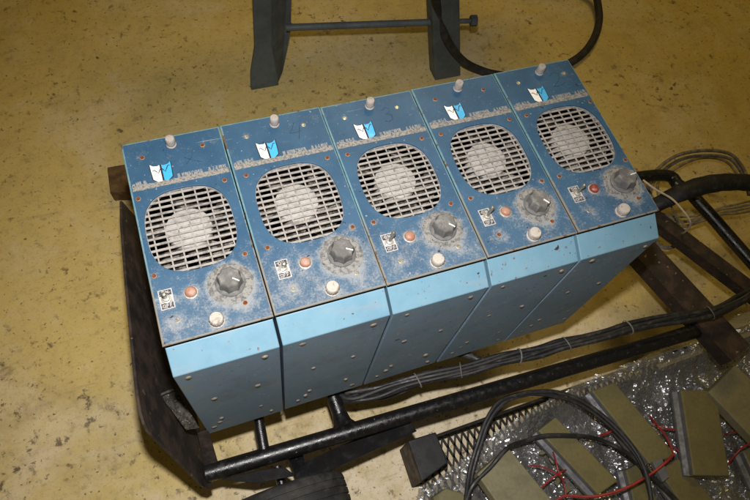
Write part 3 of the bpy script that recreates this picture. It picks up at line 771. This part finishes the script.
# black corner box
bm = bmesh.new(); zt = .125
q = [az(408, 440.5, zt), az(436, 432, zt), az(448, 463, zt), az(422, 482, zt), az(413, 452, zt)]
q = [q[0], q[1], q[2], q[3]]
vs = prism(bm, q, (0, 0, -.12)); 
bmesh.ops.recalc_face_normals(bm, faces=bm.faces)
for f in bm.faces:
    if f.normal.x < -.6: f.material_index = 1
bevel(bm, .0025, 2)
tag(link('black_box', bm, ['black_plastic', 'brown_side']), 'black box with a brown side at the corner of the mesh tray', 'box')

# bubble wrap sheet
from mathutils import noise as mn
poly = [az(*p, .06) for p in ((418, 488), (440, 474), (470, 452), (484, 440), (515, 421), (538, 405), (562, 391), (600, 376), (640, 360), (668, 346), (694, 333), (716, 325), (762, 306), (800, 330), (830, 420), (760, 540), (560, 600), (400, 560))]
def inside(x, y):
    r = False; n = len(poly)
    for i in range(n):
        a, b = poly[i], poly[(i + 1) % n]
        if (a.y > y) != (b.y > y) and x < (b.x - a.x) * (y - a.y) / (b.y - a.y) + a.x: r = not r
    return r
bm = bmesh.new(); nx, ny = 300, 165; gx0, gx1, gy0, gy1 = .36, 1.42, -.60, -.06
grid = {}
def wz(x, y):
    p = Vector((x, y, 0))
    r = abs(mn.noise(p * 9 + Vector((3, 1, 0)))) * .045 + abs(mn.noise(p * 22)) * .022 + abs(mn.noise(p * 48 + Vector((7, 2, 5)))) * .008
    base = .040 + .018 * mn.noise(p * 3.3 + Vector((1, 9, 0)))
    sx = max(0, min(1, (x - .60) / .10)); hump = math.exp(-((y + .150) / .038) ** 2)
    down = max(0, min(1, (-.105 - y) / .03))
    return max(.036 * down + .004, (base + r) * (.35 + .65 * down) + sx * hump * .062)
for i in range(nx + 1):
    for j in range(ny + 1):
        x = gx0 + (gx1 - gx0) * i / nx; y = gy0 + (gy1 - gy0) * j / ny
        e = .012 * mn.noise(Vector((x * 25, y * 25, 2)))
        if inside(x + e, y + e): grid[i, j] = bm.verts.new((x + random.uniform(-.0012, .0012), y + random.uniform(-.0012, .0012), wz(x, y) + random.uniform(0, .0024)))
for i in range(nx):
    for j in range(ny):
        k = [(i, j), (i + 1, j), (i + 1, j + 1), (i, j + 1)]
        if all(q in grid for q in k):
            q = [grid[z] for z in k]
            for tri in ((0, 1, 2), (0, 2, 3)) if random.random() < .5 else ((0, 1, 3), (1, 2, 3)): bm.faces.new([q[z] for z in tri])
tag(link('bubble_wrap', bm, 'film', None, False), 'crumpled clear bubble wrap lying over the mesh tray under the olive bars', 'bubble wrap')

# olive bars lying on the wrap
BARS = [
 (((477, 474), (508, 447), (556, 505), (523, 540)), .135, 'olive_pale', 'pale olive bar nearest the black box, resting on the bubble wrap', 'olive_pale'),
 (((538.5, 430.5), (556, 417), (618.5, 481), (598.5, 495)), .135, 'olive', 'dark olive bar with a grey edge, between the pale bar and the looping black cables', 'grey_side'),
 (((592, 391), (615, 382), (677, 456), (650, 464)), .140, 'olive', 'dark olive bar under the black cables, its upper end near the far tray edge', 'grey_side'),
 (((681, 390), (707, 390), (718, 403), (730, 476), (694, 475.5)), .145, 'olive', 'broad dark olive bar with clipped corner lying lengthways to the right of the red wires', 'grey_side'),
 (((709, 392), (735.5, 365), (792, 416), (762, 448)), .155, 'olive_pale', 'pale olive bar slanting off beside the bar with the clipped corner', 'olive_pale'),
 (((658, 470), (679, 459), (716, 503), (692, 518)), .120, 'olive', 'dark olive bar below the thick red wire, at the grey clip', 'grey_side'),
 (((433, 497), (446, 488), (463, 493), (474, 512), (440, 520)), .100, 'olive', 'small rounded end of an olive bar in the wrap next to the black box', 'olive'),
 (((743, 451), (764, 441), (784, 474), (760, 488)), .110, 'olive_pale', 'olive bar with a wide grey edge below the pale slanting one', 'grey_side'),
 (((626, 470), (640, 463), (660, 505), (636, 510)), .085, 'olive', 'short dark olive bar wedged beneath the crossing black cables and thick red wire', 'grey_side'),
]
for pts, z, m, lab, side in BARS:
    bm = bmesh.new(); tilt = random.uniform(-.006, .006)
    q = [az(*p, z) for p in pts]
    bm2 = prism(bm, q, (-.004, 0, -.024), 0, 1)
    bmesh.ops.recalc_face_normals(bm, faces=bm.faces); bevel(bm, .0028, 3)
    o = empty('olive_bar', sum(q, Vector()) / len(q) - Vector((0, 0, .03)))
    bmesh.ops.translate(bm, verts=bm.verts, vec=-o.location)
    tag(o, lab, 'olive bar', 'olive bars on the bubble wrap')
    link('bar_body', bm, [m, side], o)
    if side == 'grey_side':   # metal flange that stands out along one edge
        a, b = (q[0], q[-1]); n = Vector((-(b - a).y, (b - a).x, 0)).normalized(); n = n if n.x < 0 else -n
        w = .012
        fb = bmesh.new(); prism(fb, [a + Vector((0, 0, -.012)), b + Vector((0, 0, -.012)), b + n * w + Vector((0, 0, -.018)), a + n * w + Vector((0, 0, -.018))], (0, 0, -.010))
        bmesh.ops.translate(fb, verts=fb.verts, vec=-o.location); bevel(fb, .001, 1); link('edge_flange', fb, 'grey_side', o)

def pc(name, seq, r, mat, lab, cat, group=None):
    return cord(name, [az(*p, z) for *p, z in seq], r, mat, lab, cat, 8, 7, group)
c1 = [(463, 520, .10), (466, 498, .12), (470, 470, .14), (478, 443, .15), (486, 421, .155), (498, 403, .16), (514, 395.5, .165), (533, 392, .17), (556, 392, .175), (580, 400, .175), (602, 415, .175), (622, 434, .175), (638, 455, .175), (648, 480, .17), (654, 520, .16)]
pc('black_cable', c1, .0046, 'cable', 'outer black cable arching from the black box over the olive bars', 'cable', 'looping black cables')
c2 = [(x + (3.4 if i < 6 else .5), y + (2.2 if i > 4 else .5) + (2.5 if i > 7 else 0), z - .006) for i, (x, y, z) in enumerate(c1)]
pc('black_cable', c2, .0042, 'cable', 'inner of the two black cables arching side by side over the olive bars', 'cable', 'looping black cables')
c3 = [(465, 520, .11), (467, 500, .12), (474, 484, .13), (490, 468, .135), (508, 448, .14), (526, 441, .12), (545, 436, .145), (575, 436, .145), (597, 439, .12), (616, 447, .12), (634, 458, .15), (652, 476, .15), (676, 500, .14), (690, 515, .13)]
pc('black_cable', c3, .0048, 'cable', 'lower black cable snaking beneath the first bars and crossing the thick red wire', 'cable', 'looping black cables')
RED = [
 ([(552, 503, .12), (566, 496, .13), (586, 497, .14), (604, 495, .15), (626, 488, .155), (648, 476, .16), (664, 464, .165), (673, 455, .16)], .0034, 'thick red wire sweeping between the dark olive bars'),
 ([(650, 416, .12), (658, 426, .15), (667, 438, .15), (672, 450, .155), (674, 456, .16)], .0024, 'red wire joining the thick red one beside the bar under the black cables'),
 ([(652, 424, .11), (664, 428, .12), (676, 430, .12), (686, 433, .11)], .0026, 'short red wire under the end of the broad clipped bar'),
 ([(673, 446, .12), (681, 454, .12), (688, 460, .12), (694, 463, .11)], .0020, 'thin red wire beside the flange of the broad clipped bar'),
 ([(553, 452, .12), (556, 462, .14), (559, 474, .14), (564, 484, .13), (566, 497, .13)], .0022, 'thin red wire running down to the start of the thick one'),
 ([(530, 466, .10), (542, 467, .12), (555, 473, .135), (565, 480, .13)], .0018, 'thinnest pinkish red wire between the pale bar and the dark one'),
 ([(541, 488, .11), (550, 480, .12), (560, 473, .13), (566, 470, .12)], .0024, 'stub of red wire crossing the thin one next to the pale bar'),
 ([(600, 436, .10), (608, 433, .12), (616, 429, .12)], .003, 'short red stub against the bar under the black cables'),
 ([(728, 464, .11), (736, 454, .13), (745, 446, .14), (762, 440, .14)], .0024, 'red wire running off to the right past the broad clipped bar'),
 ([(724, 434, .10), (738, 432, .12), (756, 432, .12)], .0018, 'thin dark red wire beneath the pale slanting bar'),
]
for seq, r, lab in RED: pc('red_wire', seq, r * .8, 'red_wire', lab, 'wire', 'red wires among the olive bars')
SCR = ['crumpled olive paper scrap beside the flange of the dark bar, uppermost of six', 'olive paper scrap touching the crossing of the thin red wires', 'olive paper scrap next to the red stub, low beside the pale bar',
       'olive paper scrap under the thin red wire running down to the thick one', 'lowest olive paper scrap, just above the start of the thick red wire', 'olive paper scrap against the lower end of the dark bar flange']
for (x, y), lab in zip(((543, 453), (553, 462), (560, 481), (572, 477), (566, 488), (580, 487)), SCR):
    bm = bmesh.new(); c = az(x, y, .09); w = .011
    V = [bm.verts.new(c + Vector((random.uniform(-w, w), random.uniform(-w, w), random.uniform(-.006, .008)))) for _ in range(7)]
    bmesh.ops.convex_hull(bm, input=V)
    bmesh.ops.delete(bm, geom=[v for v in bm.verts if not v.link_faces], context='VERTS')
    tag(link('paper_scrap', bm, 'olive_pale'), lab, 'paper scrap', 'olive paper scraps')
bm = bmesh.new(); q = [az(*p, .145) for p in ((652, 462), (662, 458.5), (669, 477), (663, 482))]
prism(bm, q, (0, 0, -.012)); bevel(bm, .0015, 2)
tag(link('grey_clip', bm, 'grey_side'), 'small grey metal clip where the thick red wire meets the black cables', 'clip')

# ------------------------------------------------------------------ light: camera-top flash, dim yellow hall lighting
up = Vector(RROWS[1]); fw = -Vector(RROWS[2])
ld = bpy.data.lights.new('flash', 'SPOT'); ld.energy = 79; ld.spot_size = math.radians(87); ld.spot_blend = 1.0; ld.shadow_soft_size = .018; ld.color = (1, .97, .94)
lo = bpy.data.objects.new('flash', ld); COL.objects.link(lo); lo.location = CAM + up * .12 - fw * .01
aim = az(325, 320, .3); lo.rotation_euler = (aim - lo.location).to_track_quat('-Z', 'Y').to_euler()
ad = bpy.data.lights.new('hall_lamp', 'AREA'); ad.shape = 'RECTANGLE'; ad.size = 1.2; ad.size_y = .3; ad.energy = 26; ad.color = (1, .74, .24)
ao = bpy.data.objects.new('hall_lamp', ad); COL.objects.link(ao); ao.location = (1.4, 2.2, 3.2)
ao.rotation_euler = (Vector((.5, .6, 0)) - ao.location).to_track_quat('-Z', 'Y').to_euler()
w = bpy.data.worlds.new('World'); S.world = w; w.use_nodes = True
bg = w.node_tree.nodes['Background']; bg.inputs[0].default_value = (1, .74, .27, 1); bg.inputs[1].default_value = .085

S.view_settings.view_transform = 'Standard'; S.view_settings.look = 'None'; S.view_settings.exposure = 0; S.view_settings.gamma = 1
S.render.engine = 'CYCLES'
S.cycles.max_bounces = 6; S.cycles.transparent_max_bounces = 8; S.cycles.sample_clamp_indirect = 4
